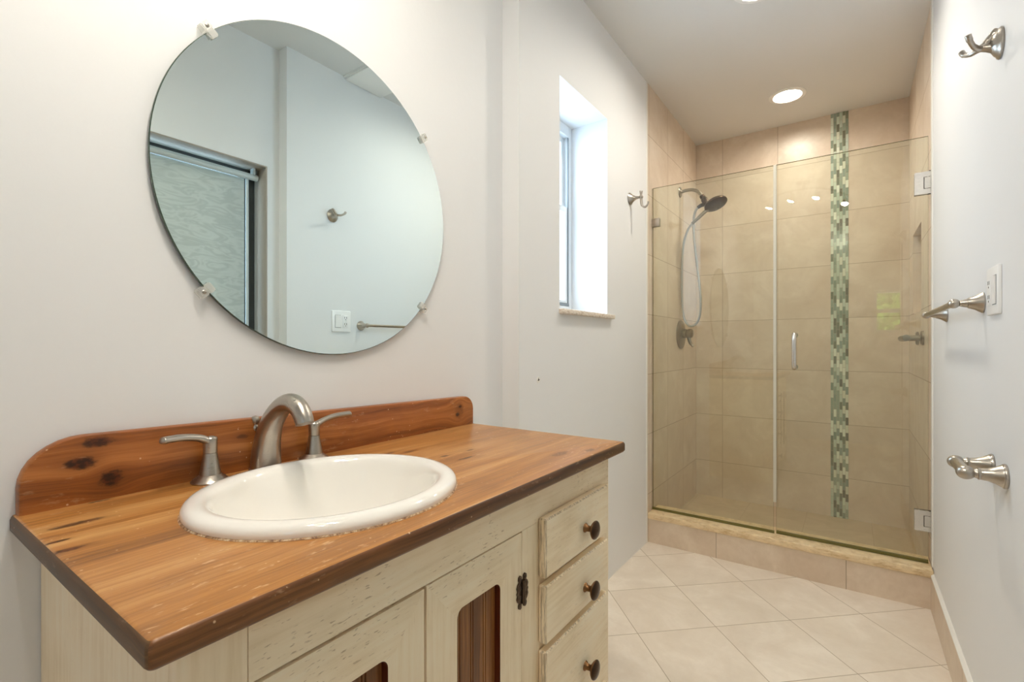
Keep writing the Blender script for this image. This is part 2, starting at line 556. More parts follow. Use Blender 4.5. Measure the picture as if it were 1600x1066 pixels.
WY0, WY1, WZ0, WZ1 = 1.639, 2.085, 1.237, 2.148
bm = bmesh.new()
wall_x(bm, -1.18, XA, YREAR, YS)
wall_x(bm, -1.18, XB, YS, 2.62, (WY0, WY1, WZ0, WZ1))
structure('wall_left', bm, M['wall'], 'white left wall behind the mirror with a step beside the window', 'wall')
bm = bmesh.new(); wall_x(bm, -1.05, XB + 0.001, 2.62, YB)
structure('wall_left_shower', bm, M['tile_side'], 'beige tiled shower wall carrying the shower head', 'wall')
bm = bmesh.new(); box(bm, (-1.05, YB, 0), (0.42, YB + 0.1, ZC))
wb = structure('wall_back', bm, M['tile_back'], 'beige tiled back wall of the shower with a mosaic stripe', 'wall')

# mosaic stripe: every chip a raised piece on a grout bed
bm = bmesh.new()
mx0, mx1, ncol, ph = -0.1075, -0.0145, 6, 0.0478
cw = (mx1 - mx0) / ncol
for i in range(ncol):
    z = -(0.024 if i % 2 else 0.0); row = 0
    while z < ZC:
        a, b = max(z, 0.013), min(z + ph - 0.002, ZC)
        if b - a > 0.006:
            par = (i + row) % 2 if i % 2 == 0 else (i + 1 + row) % 2
            if random.random() < 0.22: par = 1 - par
            box(bm, (mx0 + i * cw + 0.0008, YB - 0.004, a), (mx0 + (i + 1) * cw - 0.0008, YB - 0.0005, b), 0, 2, par)
        z += ph; row += 1
ms = obj('mosaic_strip', bm, [M['mosaic_light'], M['mosaic_dark']], wb, False); ms['label'] = 'vertical stripe of green and grey glass mosaic chips'
bm = bmesh.new(); box(bm, (mx0, YB - 0.0022, 0.012), (mx1, YB - 0.0002, ZC))
obj('mosaic_grout', bm, M['grout'], wb, False)

bm = bmesh.new()
wall_x(bm, XR, 0.50, YS2, 2.69)
wall_x(bm, XR2, 0.46, 0.05, YS2, (0.12, 1.227, 0.0, 1.965))
box(bm, (0.46, 0.0, 0), (1.0, 0.05, ZC)); box(bm, (0.349, 0.0, 0), (0.46, 0.05, ZC))
box(bm, (0.95, YREAR, 0), (1.03, 0.05, ZC))
structure('wall_right', bm, M['wall'], 'white right wall with hook, switch plate and towel bar', 'wall')
bm = bmesh.new()
wall_x(bm, XR - 0.001, 0.37, 2.69, YB, (3.065, 3.45, 1.264, 1.70))
box(bm, (0.37, 2.69, 0), (0.42, YB, ZC))
structure('wall_right_shower', bm, M['tile_side'], 'beige tiled right shower wall with a recessed niche', 'wall')
bm = bmesh.new()
RX0, RX1, RZ0, RZ1 = 0.20, 0.525, 1.235, 1.70
box(bm, (-1.18, YREAR - 0.1, 0), (RX0, YREAR, ZC)); box(bm, (RX1, YREAR - 0.1, 0), (1.03, YREAR, ZC))
box(bm, (RX0, YREAR - 0.1, 0), (RX1, YREAR, RZ0)); box(bm, (RX0, YREAR - 0.1, RZ1), (RX1, YREAR, ZC))
structure('wall_rear', bm, M['wall'], 'white rear wall behind the viewpoint with a small window', 'wall')

# white edge strip where the right wall meets the shower, caulk along the left
bm = bmesh.new(); box(bm, (XR - 0.004, 2.655, 0.165), (XR + 0.001, 2.692, ZC - 0.001), 0.0015)
structure('trim_1', bm, M['caulk'], 'narrow white edge strip where right wall meets the shower', 'trim')
bm = bmesh.new(); box(bm, (XB - 0.001, 2.606, 0.0), (XB + 0.003, 2.622, ZC - 0.001), 0.001)
structure('trim_2', bm, M['caulk'], 'white edge strip where left wall meets the shower tile', 'trim')

# baseboard: tile with a white caulked top
bm = bmesh.new(); box(bm, (XR - 0.011, YS2, 0), (XR + 0.001, YC, 0.139))
bb = structure('baseboard_right', bm, M['tile_base'], 'low beige tile baseboard along the right wall', 'baseboard')
bm = bmesh.new()
prism(bm, [(XR - 0.011, YS2, 0.139), (XR - 0.0105, YS2, 0.143), (XR - 0.002, YS2, 0.151), (XR + 0.001, YS2, 0.151), (XR + 0.001, YS2, 0.139)], (0, YC - YS2, 0))
o = obj('caulk_line', bm, M['caulk'], bb, False); o['label'] = 'white caulked top edge'

# ---- window in the left wall
bm = bmesh.new()
fx0, fx1, fw = -1.165, -1.113, 0.030
box(bm, (fx0, WY0, WZ0), (fx1, WY0 + fw, WZ1), 0.002); box(bm, (fx0, WY1 - fw, WZ0), (fx1, WY1, WZ1), 0.002)
box(bm, (fx0, WY0 + fw, WZ0), (fx1, WY1 - fw, WZ0 + 0.045), 0.002); box(bm, (fx0, WY0 + fw, WZ1 - 0.05), (fx1, WY1 - fw, WZ1), 0.002)
w1 = structure('window_1', bm, M['vinyl'], 'narrow white sash window in a deep reveal on the left wall', 'window')
zm = 1.742
for nm, x0, x1, a, b in (('upper_sash', -1.158, -1.138, zm - 0.012, WZ1 - 0.05), ('lower_sash', -1.138, -1.117, WZ0 + 0.045, zm + 0.016)):
    bm = bmesh.new(); y0, y1, s = WY0 + fw, WY1 - fw, 0.028
    box(bm, (x0, y0, a), (x1, y0 + s, b), 0.002); box(bm, (x0, y1 - s, a), (x1, y1, b), 0.002)
    box(bm, (x0, y0 + s, a), (x1, y1 - s, a + s), 0.002); box(bm, (x0, y0 + s, b - s), (x1, y1 - s, b), 0.002)
    sa = obj(nm, bm, M['vinyl'], w1, False)
    bm = bmesh.new(); box(bm, ((x0 + x1) / 2 - 0.002, y0 + s - 0.004, a + s - 0.004), ((x0 + x1) / 2 + 0.002, y1 - s + 0.004, b - s + 0.004))
    obj('pane', bm, M['pane'], sa, False)
bm = bmesh.new()
box(bm, (-1.1168, WY1 - fw - 0.010, WZ0 + 0.05), (-1.1128, WY1 - fw - 0.002, WZ1 - 0.055))
box(bm, (-1.1168, WY0 + fw, WZ0 + 0.046), (-1.1120, WY1 - fw, WZ0 + 0.060))
o = obj('weather_strip', bm, M['alu_grey'], w1, False); o['label'] = 'grey weather strip'
bm = bmesh.new(); box(bm, (-1.113, WY0 - 0.006, WZ0 - 0.019), (XB + 0.022, WY1 + 0.045, WZ0 + 0.001), 0.004, 3)
tag(obj('window_sill', bm, M['marble'], None, True, at=(-1.02, 1.862, WZ0 - 0.018)), 'thin speckled marble sill under the left wall window', 'window sill', None, 'structure')

# ---- small rear window
bm = bmesh.new(); y0, y1 = YREAR - 0.09, YREAR - 0.05
for a, b, c, d in ((RX0, RX0 + 0.03, RZ0, RZ1), (RX1 - 0.03, RX1, RZ0, RZ1), (RX0, RX1, RZ0, RZ0 + 0.03), (RX0, RX1, RZ1 - 0.03, RZ1), (RX0, RX1, 1.452, 1.492)):
    box(bm, (a, y0, c), (b, y1, d), 0.002)
w2 = structure('window_2', bm, M['vinyl'], 'small two-pane white window on the rear wall', 'window')
for c, d in ((RZ0 + 0.03, 1.452), (1.492, RZ1 - 0.03)):
    bm = bmesh.new(); box(bm, (RX0 + 0.026, YREAR - 0.072, c - 0.004), (RX1 - 0.026, YREAR - 0.068, d + 0.004))
    obj('pane', bm, M['pane'], w2, False)

# ---- sliding glass door in the near part of the right wall, with its shade
bm = bmesh.new()
box(bm, (0.462, 0.10, 0), (0.52, 0.17, 2.0)); box(bm, (0.462, 1.165, 0), (0.52, 1.24, 2.0))
box(bm, (0.462, 0.17, 1.93), (0.52, 1.165, 2.0)); box(bm, (0.462, 0.17, 0), (0.52, 1.165, 0.05)); box(bm, (0.475, 0.64, 0.05), (0.515, 0.70, 1.93))
d1 = structure('door_1', bm, M['dark_frame'], 'dark-framed sliding glass door behind the grey shade', 'door')
for a, b in ((0.17, 0.64), (0.70, 1.165)):
    bm = bmesh.new(); box(bm, (0.490, a - 0.004, 0.046), (0.496, b + 0.004, 1.934)); obj('pane', bm, M['pane'], d1, False)
bm = bmesh.new()
box(bm, (XR2 + 0.002, 1.221, 0), (0.4615, 1.2275, 1.966)); box(bm, (XR2 + 0.002, 0.1195, 0), (0.4615, 0.126, 1.966)); box(bm, (XR2 + 0.002, 0.126, 1.960), (0.4615, 1.221, 1.9665))
o = obj('jamb', bm, M['taupe'], d1, False); o['label'] = 'taupe jamb lining'
sh = thing('roller_shade', 'pale grey wavy-patterned roller shade over the sliding door', 'roller shade', (0.44, 0.65, 0.03))
bm = bmesh.new(); box(bm, (0.438, 0.14, 0.06), (0.4395, 1.160, 1.905)); obj('shade_fabric', bm, M['shade'], sh, False)
bm = bmesh.new(); tube(bm, [(0.425, 0.13, 1.918), (0.425, 1.215, 1.918)], 0.015); box(bm, (0.41, 1.19, 1.930), (0.44, 1.20, 1.960))
o = obj('head_rail', bm, M['rail'], sh)
bm = bmesh.new(); box(bm, (0.431, 0.14, 0.035), (0.447, 1.160, 0.062), 0.004); obj('bottom_rail', bm, M['rail'], sh)
bm = bmesh.new(); tube(bm, [(0.434, 1.172, 0.07), (0.434, 1.172, 1.905)], 0.007, 10); obj('side_rail', bm, M['rail'], sh)

# ---- shower curb
cu = tag(bpy.data.objects.new('shower_curb', None), 'low tiled shower curb with a travertine cap under the glass', 'curb', None, 'structure')
COL.objects.link(cu); cu.location = (-0.32, 2.70, 0); WL[cu] = Vector(cu.location)
bm = bmesh.new(); box(bm, (XB + 0.0015, YC, 0), (XR - 0.0015, 2.79, 0.131)); obj('curb_tile', bm, M['tile_curb'], cu, False, at=None)
bm = bmesh.new(); box(bm, (XB + 0.002, YC - 0.006, 0.131), (XR - 0.002, 2.797, 0.163), 0.004, 3); o = obj('curb_cap', bm, M['curb_cap'], cu); o['label'] = 'golden travertine cap'

# ================================================================== SHOWER GLASS
GT = 0.0095


def glass_slab(name, parent, x0, x1, z0, z1):
    bm = bmesh.new()
    box(bm, (x0, YG - GT / 2, z0), (x1, YG + GT / 2, z1))
    for f in bm.faces:
        f.material_index = 0 if abs(f.normal.y) > 0.9 else 1
    return obj(name, bm, [M['glass'], M['glass_edge']], parent, False)


GZ0, GZ1 = 0.166, 1.989
pn = thing('fixed_glass_screen', 'fixed clear glass panel left of the shower door', 'glass screen', (-0.62, YG, 0.163))
glass_slab('glass_pane', pn, -0.924, -0.3165, GZ0 - 0.002, GZ1)
bm = bmesh.new()
box(bm, (-0.9265, YG - 0.012, 1.768), (-0.885, YG - GT / 2, 1.815), 0.002); box(bm, (-0.9265, YG + GT / 2, 1.768), (-0.885, YG + 0.012, 1.815), 0.002)
o = obj('wall_clip', bm, M['nickel'], pn); o['label'] = 'brushed nickel wall clip'
bm = bmesh.new(); box(bm, (-0.924, YG - 0.010, GZ0 - 0.003), (-0.312, YG - GT / 2, GZ0 + 0.010)); o = obj('bottom_bead', bm, M['glass_edge'], pn, False); o['label'] = 'olive green bead under the glass'
dr = thing('shower_door', 'hinged clear glass shower door with short vertical pull', 'shower door', (-0.02, YG, 0.166))
glass_slab('glass_pane', dr, -0.3035, 0.268, GZ0 + 0.004, GZ1)
bm = bmesh.new(); box(bm, (-0.3035, YG - 0.0075, GZ0 - 0.0015), (0.268, YG + 0.0075, GZ0 + 0.010)); o = obj('door_sweep', bm, M['glass_edge'], dr, False); o['label'] = 'olive sweep along the bottom of the door'
bm = bmesh.new()
prism(bm, [(-0.3165, YG - 0.007, 0.318), (-0.3035, YG - 0.007, 0.318), (-0.3035, YG + 0.004, 0.318), (-0.3165, YG + 0.004, 0.318)], (0, 0, GZ1 - 0.318))
o = obj('edge_seal', bm, M['seal'], dr, False); o['label'] = 'milky vertical edge seal'
bm = bmesh.new()
hx = -0.2249
pts = spline([(hx, YG - GT / 2, 0.989), (hx, YG - 0.026, 0.985), (hx, YG - 0.040, 1.000), (hx, YG - 0.043, 1.03), (hx, YG - 0.043, 1.10), (hx, YG - 0.040, 1.133), (hx, YG - 0.026, 1.148), (hx, YG - GT / 2, 1.144)], 8)
tube(bm, pts, 0.0105, 18)
for z in (0.989, 1.144): lathe(bm, (hx, YG + GT / 2, z), (0, 1, 0), [(0.0135, 0), (0.0135, 0.006), (0.011, 0.008)], 20)
o = obj('pull_handle', bm, M['nickel_bright'], dr); o['label'] = 'short chrome pull handle'


def glass_hinge(z0, z1):
    h = z1 - z0; zc = (z0 + z1) / 2
    bm = bmesh.new()
    for s in (-1, 1):
        ya, yb = (YG - GT / 2 - 0.008, YG - GT / 2) if s < 0 else (YG + GT / 2, YG + GT / 2 + 0.008)
        # a square plate with a notch where the wall leaf sits
        o2 = [(0.222, z0), (0.277, z0), (0.277, zc - h * 0.27), (0.252, zc - h * 0.27), (0.252, zc + h * 0.27), (0.277, zc + h * 0.27), (0.277, z1), (0.222, z1)]
        prism(bm, [(x, ya, z) for x, z in o2], (0, yb - ya, 0))
    hg = obj('hinge', bm, M['nickel_bright'], dr, False); hg['label'] = 'square satin nickel glass hinge'
    bm = bmesh.new(); box(bm, (0.2545, YG - 0.0135, zc - h * 0.25), (0.2765, YG + 0.0135, zc + h * 0.25), 0.001)
    obj('wall_leaf', bm, M['nickel_bright'], hg, False)
    bm = bmesh.new(); box(bm, (0.2515, YG - 0.0125, zc - h * 0.275), (0.2545, YG - 0.004, zc + h * 0.275)); box(bm, (0.266, YG - 0.0125, z0 - 0.002), (0.2775, YG - 0.004, z0 + 0.004)); box(bm, (0.2695, YG - 0.0125, z1 - 0.008), (0.2775, YG - 0.0128 + 0.009, z1 + 0.003))  # dark strips paint the shadow in the hinge gaps
    obj('painted_gap_shadow', bm, M['slot'], hg, False)


glass_hinge(1.741, 1.836)
glass_hinge(0.300, 0.388)

# ---- shower head with hand-held hose
SY = 3.24
t_ = thing('hand_shower', 'bronze shower head with looped grey hose on the left shower wall', 'shower head', (XB, SY, 2.107))
bm = bmesh.new(); lathe(bm, (XB + 0.001, SY, 2.107), (1, 0, 0), [(0.034, 0), (0.034, 0.004), (0.028, 0.009), (0.014, 0.013), (0.011, 0.016)], 28); obj('wall_flange', bm, M['bronze_nickel'], t_)
bm = bmesh.new(); tube(bm, spline([(XB + 0.01, SY, 2.107), (-0.885, SY, 2.112), (-0.845, SY, 2.108), (-0.812, SY, 2.091), (-0.788, SY, 2.060), (-0.774, SY, 2.036)], 8), 0.0105, 16); obj('arm', bm, M['bronze_nickel'], t_)
bm = bmesh.new(); dirv = Vector((0.5, -0.05, -0.86)).normalized()
lathe(bm, Vector((-0.789, SY, 2.062)), dirv, [(0.013, 0), (0.017, 0.003), (0.017, 0.018), (0.013, 0.022), (0.018, 0.026), (0.0215, 0.034), (0.0215, 0.075), (0.017, 0.085)], 24)
tube(bm, [(-0.765, SY, 2.005), (-0.795, SY - 0.004, 1.995), (-0.812, SY - 0.006, 1.985)], [0.014, 0.012, 0.010], 14)
o = obj('diverter', bm, M['oil_bronze'], t_); o['label'] = 'dark diverter body'
bm = bmesh.new(); hc = Vector((-0.700, SY - 0.01, 1.988)); hd = Vector((0.40, -0.20, -0.90)).normalized()
lathe(bm, hc - hd * 0.03, hd, [(0.018, -0.012), (0.028, -0.004), (0.050, 0.006), (0.066, 0.017), (0.071, 0.024), (0.071, 0.032), (0.066, 0.036), (0.03, 0.038)], 40)
sp = obj('spray_head', bm, M['oil_bronze'], t_)
bm = bmesh.new()
fc = hc - hd * 0.03 + hd * 0.0384
fa, fb = frame_for(hd)
for rr, nn in ((0.018, 8), (0.034, 14), (0.05, 20)):
    for k in range(nn):
        p = fc + fa * rr * math.cos(2 * PI * k / nn) + fb * rr * math.sin(2 * PI * k / nn)
        lathe(bm, p, hd, [(0.002, -0.001), (0.0015, 0.0025)], 6)
obj('nozzles', bm, M['slot'], sp)
bm = bmesh.new(); tube(bm, spline([(-0.748, SY, 1.968), (-0.775, SY - 0.006, 1.945), (-0.81, SY - 0.01, 1.914), (-0.845, SY - 0.012, 1.885)], 6), [0.012] * 6 + [0.0115] * 6 + [0.010] * 7, 16)
obj('handset_handle', bm, M['bronze_nickel'], t_)
bm = bmesh.new()
hp = spline([(-0.845, SY - 0.012, 1.885), (-0.873, SY - 0.012, 1.845), (-0.898, SY - 0.008, 1.77), (-0.9105, SY, 1.68), (-0.914, SY, 1.55), (-0.912, SY, 1.38), (-0.903, SY, 1.29), (-0.875, SY, 1.23), (-0.842, SY, 1.222), (-0.812, SY, 1.252), (-0.795, SY, 1.32), (-0.796, SY, 1.43), (-0.815, SY, 1.60), (-0.832, SY, 1.76), (-0.838, SY, 1.88), (-0.832, SY - 0.002, 1.95), (-0.812, SY - 0.006, 1.985)], 14)
rr = [0.0072 + 0.0007 * (1 if (i % 2) else -1) for i in range(len(hp))]
tube(bm, hp, rr, 12); obj('hose', bm, M['hose'], t_)

vy, vz = 3.256, 1.167
t_ = thing('shower_valve', 'round bronze shower valve with lever below the shower head', 'shower valve', (XB, vy, vz))
bm = bmesh.new(); lathe(bm, (XB + 0.001, vy, vz), (1, 0, 0), [(0.094, 0), (0.095, 0.004), (0.090, 0.010), (0.07, 0.016), (0.045, 0.020), (0.032, 0.022)], 44); obj('escutcheon', bm, M['bronze_nickel'], t_)
bm = bmesh.new(); lathe(bm, (XB + 0.020, vy, vz + 0.006), (1, 0, 0), [(0.029, 0), (0.029, 0.022), (0.024, 0.024), (0.024, 0.030), (0.029, 0.032), (0.030, 0.052), (0.022, 0.060), (0.0, 0.062)], 28); obj('hub', bm, M['bronze_nickel'], t_)
bm = bmesh.new(); tube(bm, spline([(XB + 0.052, vy, vz - 0.006), (XB + 0.058, vy, vz - 0.035), (XB + 0.068, vy, vz - 0.062), (XB + 0.083, vy, vz - 0.078)], 6), [0.012] * 6 + [0.011] * 6 + [0.009] * 7, 14, flat=0.7); obj('lever', bm, M['bronze_nickel'], t_)

# ---- short grab bar on the right shower wall
t_ = thing('grab_bar', 'short dark metal bar on two posts on the right shower wall', 'grab bar', (XR, 3.08, 1.13))
bm = bmesh.new()
tube(bm, spline([(0.214, 2.952, 1.13), (0.213, 2.96, 1.13), (0.213, 3.08, 1.13), (0.213, 3.20, 1.13), (0.214, 3.208, 1.13)], 5), [0.004, 0.011] + [0.0155] * 17 + [0.011, 0.004], 18)
obj('bar', bm, M['bronze_nickel'], t_)
for y in (2.975, 3.185):
    bm = bmesh.new(); lathe(bm, (XR, y, 1.13), (-1, 0, 0), [(0.034, 0), (0.034, 0.008), (0.029, 0.012), (0.013, 0.014), (0.0125, 0.064)], 26); obj('post', bm, M['bronze_nickel'], t_)

# ================================================================== RIGHT WALL FITTINGS
t_ = thing('towel_bar', 'brushed nickel towel bar with bell posts beside the switch plate', 'towel bar', (XR, 2.01, 1.205))
for y in (1.7187, 2.298):
    bm = bmesh.new()
    lathe(bm, (XR, y, 1.205), (-1, 0, 0), [(0.0265, 0), (0.0272, 0.003), (0.0255, 0.0055), (0.0225, 0.010), (0.018, 0.017), (0.0145, 0.026), (0.0135, 0.030), (0.0115, 0.031), (0.0105, 0.036), (0.0075, 0.046)], 30)
    ball(bm, (XR - 0.057, y, 1.205), 0.0128)
    obj('post', bm, M['nickel'], t_)
bm = bmesh.new(); tube(bm, [(XR - 0.057, 1.7187, 1.205), (XR - 0.057, 2.318, 1.205)], 0.0082, 18); obj('bar', bm, M['nickel'], t_)

t_ = thing('toilet_paper_holder', 'empty two-post nickel paper holder low on the right wall', 'toilet paper holder', (XR, 1.555, 0.805))
for y in (1.4929, 1.6157):
    bm = bmesh.new()
    lathe(bm, (XR, y, 0.805), (-1, 0, 0), [(0.0265, 0), (0.0275, 0.003), (0.0265, 0.006), (0.0245, 0.007), (0.0235, 0.010), (0.0185, 0.018), (0.0145, 0.030), (0.0128, 0.042), (0.0135, 0.043), (0.0135, 0.046), (0.011, 0.047), (0.0085, 0.056)], 30)
    ball(bm, (XR - 0.0665, y, 0.805), 0.0158, sc=(1.1, 1.05, 1))
    obj('post', bm, M['nickel'], t_)
bm = bmesh.new(); tube(bm, [(XR - 0.067, 1.4929, 0.805), (XR - 0.067, 1.6157, 0.805)], 0.0125, 20); obj('roller', bm, M['nickel'], t_)

t_ = thing('robe_hook', 'double-pronged nickel robe hook high on the right wall', 'robe hook', (XR, 1.537, 1.783))
bm = bmesh.new()
lathe(bm, (XR, 1.537, 1.783), (-1, 0, 0), [(0.031, 0), (0.032, 0.003), (0.030, 0.006), (0.026, 0.008), (0.024, 0.011), (0.017, 0.016), (0.011, 0.019)], 32, sy=1.1)
obj('back_plate', bm, M['nickel'], t_)
bm = bmesh.new()
tube(bm, spline([(XR - 0.006, 1.537, 1.812), (XR - 0.014, 1.537, 1.803), (XR - 0.026, 1.537, 1.789), (XR - 0.036, 1.537, 1.782)], 6), [0.010] * 6 + [0.009] * 6 + [0.007] * 7, 14)
tube(bm, [(XR - 0.012, 1.537, 1.776), (XR - 0.024, 1.537, 1.779), (XR - 0.036, 1.537, 1.782)], [0.012, 0.0085, 0.0068], 14)
for s in (-1, 1):
    tube(bm, spline([(XR - 0.030, 1.537, 1.781), (XR - 0.040, 1.537 + s * 0.006, 1.781), (XR - 0.050, 1.537 + s * 0.020, 1.783), (XR - 0.058, 1.537 + s * 0.034, 1.792), (XR - 0.062, 1.537 + s * 0.040, 1.803)], 6), [0.006] * 12 + [0.0052] * 6 + [0.0062] * 6 + [0.004], 14)
obj('prongs', bm, M['nickel'], t_)

t_ = thing('switch_plate', 'white wall plate with rocker switch and outlet by the towel bar', 'switch plate', (XR, 1.59, 1.224))
bm = bmesh.new(); box(bm, (XR - 0.0065, 1.532, 1.167), (XR + 0.0005, 1.648, 1.281), 0.003, 3); obj('plate', bm, M['plate'], t_)
bm = bmesh.new(); prism(bm, [(XR - 0.0065, 1.5505, 1.191), (XR - 0.0085, 1.5505, 1.192), (XR - 0.0112, 1.5505, 1.256), (XR - 0.0065, 1.5505, 1.257)], (0, 0.033, 0)); obj('rocker', bm, M['plate'], t_, False)
bm = bmesh.new(); box(bm, (XR - 0.0072, 1.549, 1.1895), (XR - 0.0060, 1.585, 1.2585)); obj('switch_gap', bm, M['alu_grey'], t_, False)
bm = bmesh.new(); box(bm, (XR - 0.0085, 1.5975, 1.191), (XR - 0.006, 1.6305, 1.257), 0.001); ol = obj('outlet', bm, M['plate'], t_)
bm = bmesh.new()
for zc in (1.207, 1.241):
    box(bm, (XR - 0.0089, 1.606, zc - 0.001), (XR - 0.008, 1.6085, zc + 0.008)); box(bm, (XR - 0.0089, 1.6185, zc - 0.001), (XR - 0.008, 1.621, zc + 0.008))
    lathe(bm, (XR - 0.008, 1.6135, zc - 0.007), (-1, 0, 0), [(0.0024, 0), (0.0024, 0.0009)], 12)
obj('slots', bm, M['slot'], ol, False)

# ---- hook and plugged hole on the left wall
hy, hz = 2.364, 1.8456
t_ = thing('robe_hook', 'small nickel robe hook between the window and the shower', 'robe hook', (XB, hy, hz))
bm = bmesh.new(); lathe(bm, (XB, hy, hz), (1, 0, 0), [(0.030, 0), (0.031, 0.003), (0.028, 0.007), (0.020, 0.014), (0.0145, 0.022), (0.0135, 0.026), (0.0105, 0.027), (0.0085, 0.034), (0.006, 0.050)], 30)
ball(bm, (XB + 0.060, hy, hz), 0.0105); obj('bell_post', bm, M['nickel'], t_)
bm = bmesh.new()
tube(bm, spline([(XB + 0.060, hy, hz - 0.004), (XB + 0.061, hy, hz - 0.026), (XB + 0.066, hy, hz - 0.046), (XB + 0.080, hy, hz - 0.054), (XB + 0.093, hy, hz - 0.044), (XB + 0.097, hy, hz - 0.030)], 7), [0.0065] * 14 + [0.005] * 14 + [0.0045] * 7 + [0.006], 14)
tube(bm, [(XB + 0.059, hy, hz + 0.006), (XB + 0.056, hy - 0.004, hz + 0.030)], [0.004, 0.0035], 10)
tube(bm, [(XB + 0.061, hy, hz + 0.006), (XB + 0.064, hy + 0.004, hz + 0.030)], [0.004, 0.0035], 10)
obj('prongs', bm, M['nickel'], t_)
t_ = thing('wall_anchor', 'tiny chipped screw hole in the wall below the window', 'wall anchor', (XB, 1.4814, 0.9688))
bm = bmesh.new(); lathe(bm, (XB, 1.4814, 0.9688), (1, 0, 0), [(0.0125, -0.001), (0.011, 0.0012), (0.004, 0.0016)], 9); obj('filler_patch', bm, M['caulk'], t_)
bm = bmesh.new(); prism(bm, [(XB + 0.0012, 1.4814 + a, 0.9688 + b) for a, b in ((-0.006, -0.002), (-0.001, -0.003), (0.005, -0.001), (0.007, 0.002), (0.002, 0.003), (0.0, 0.008), (-0.002, 0.003))], (0.0009, 0, 0)); obj('screw_hole', bm, M['slot'], t_, False)

# ================================================================== MIRROR
MY, MZ, MR = 0.6813, 1.4388, 0.366
t_ = thing('wall_mirror', 'large frameless round mirror above the sink', 'mirror', (XA, MY, MZ - MR))
bm = bmesh.new()
lathe(bm, (XA + 0.005, MY, MZ), (1, 0, 0), [(MR - 0.001, 0), (MR, 0.001), (MR, 0.0055), (MR - 0.0015, 0.007)], 160)
for f in bm.faces: f.material_index = 0 if (len(f.verts) > 10 and f.calc_center_median().x > XA + 0.008) else 1
obj('mirror_glass', bm, [M['mirror'], M['mirror_edge']], t_, True, 20)
for y, z in ((0.4049, 1.6778 + 0.012), (0.9645, 1.6789), (0.3995, 1.2012 - 0.008), (0.9645, 1.2021 - 0.004)):
    dv = Vector((0, y - MY, z - MZ)); dv.normalize(); sv = Vector((0, -dv.z, dv.y))
    cc = Vector((XA, MY, MZ)) + dv * MR
    bm = bmesh.new()
    L = []
    for xx, i0, i1, wv in ((0.0, 0.001, 0.017, 0.010), (0.0135, 0.001, 0.016, 0.010)):
        pass
    # an L-shaped clear block: foot against the wall outside the glass, lip over its face
    for (xa, xb, ra, rb) in ((0.0, 0.019, 0.0008, 0.016), (0.0125, 0.019, -0.013, 0.0008)):
        pts = [cc + dv * r + sv * s * 0.0095 + Vector((x, 0, 0)) for x in (xa, xb) for r, s in ((ra, -1), (ra, 1), (rb, 1), (rb, -1))]
        vs = [bm.verts.new(p) for p in pts]
        for q in ((0, 1, 2, 3), (4, 5, 6, 7), (0, 1, 5, 4), (1, 2, 6, 5), (2, 3, 7, 6), (3, 0, 4, 7)): bm.faces.new([vs[i] for i in q])
    bmesh.ops.bevel(bm, geom=bm.edges[:], offset=0.002, segments=2, affect='EDGES')
    cl = obj('mirror_clip', bm, M['clear'], t_, False); cl['label'] = 'clear plastic mirror clip'
    bm = bmesh.new(); lathe(bm, cc + dv * 0.008 + Vector((0.0185, 0, 0)), (1, 0, 0), [(0.0038, -0.002), (0.0038, 0.0008), (0.002, 0.002)], 14); obj('screw', bm, M['nickel'], cl)

# ================================================================== VANITY
CY0, CY1 = 0.1826, 1.1404
cab = thing('vanity_cabinet', 'distressed cream vanity cabinet with doors and drawers', 'vanity cabinet', (-0.75, 0.66, 0.0))
CV, CH, CE = cream_mat('cream_paint_vertical', 'z', 0.08), cream_mat('cream_paint_horizontal', 'y', 0.5), cream_mat('cream_paint_worn_edge', 'z', 0.2, 0.5, 0.95)
CD = cream_mat('cream_paint_drawer', 'y', 0.15)
CT = 0.822
for ya in (CY0, CY1 - 0.018):
    bm = bmesh.new(); box(bm, (XA + 0.003, ya, 0.0), (CABX - 0.018, ya + 0.018, CT)); obj('side_panel', bm, CV, cab, False)
bm = bmesh.new(); box(bm, (XA + 0.003, CY0 + 0.018, 0.09), (CABX - 0.03, CY1 - 0.018, 0.105)); box(bm, (XA + 0.003, CY0 + 0.018, 0.0), (XA + 0.010, CY1 - 0.018, 0.66)); box(bm, (CABX - 0.020, CY0 + 0.02, 0.10), (CABX - 0.0185, CY1 - 0.02, 0.76))  # bottom, back, and a thin dark sheet that paints shade behind the fronts
obj('carcass_and_gap_shade', bm, M['shadowgap'], cab, False)
x0, x1 = CABX - 0.018, CABX
for y0, y1, z0, z1 in ((CY0, 0.2465, 0.0, CT), (0.7485, 0.8100, 0.0, 0.7455), (1.0900, CY1, 0.0, 0.7455)):
    bm = bmesh.new(); box(bm, (x0, y0, z0), (x1, y1, z1), 0.0006, 1); obj('stile', bm, CV, cab, False)
bm = bmesh.new(); box(bm, (x0, 0.2472, 0.7458), (x1, CY1, CT), 0.0006, 1); obj('rail', bm, CH, cab, False)
for z0, z1 in ((0.615, 0.645), (0.487, 0.515), (0.270, 0.295), (0.09, 0.135)):
    bm = bmesh.new(); box(bm, (x0, 0.8102, z0), (x1 - 0.0003, 1.0898, z1)); obj('rail', bm, CH, cab, False)
bm = bmesh.new(); box(bm, (x0, 0.2466, 0.09), (x1, 0.7484, 0.12)); obj('rail', bm, CH, cab, False)


def arch_window(y0, y1, z0, z1, r=0.012, x=0.0):
    pts = []
    for cy, cz, a0 in ((y1 - r, z1 - r, 0), (y0 + r, z1 - r, 90), (y0 + r, z0 + r, 180), (y1 - r, z0 + r, 270)):
        for k in range(7):
            a = math.radians(a0 + 15 * k)
            pts.append((x, cy + r * math.cos(a), cz + r * math.sin(a)))
    return pts


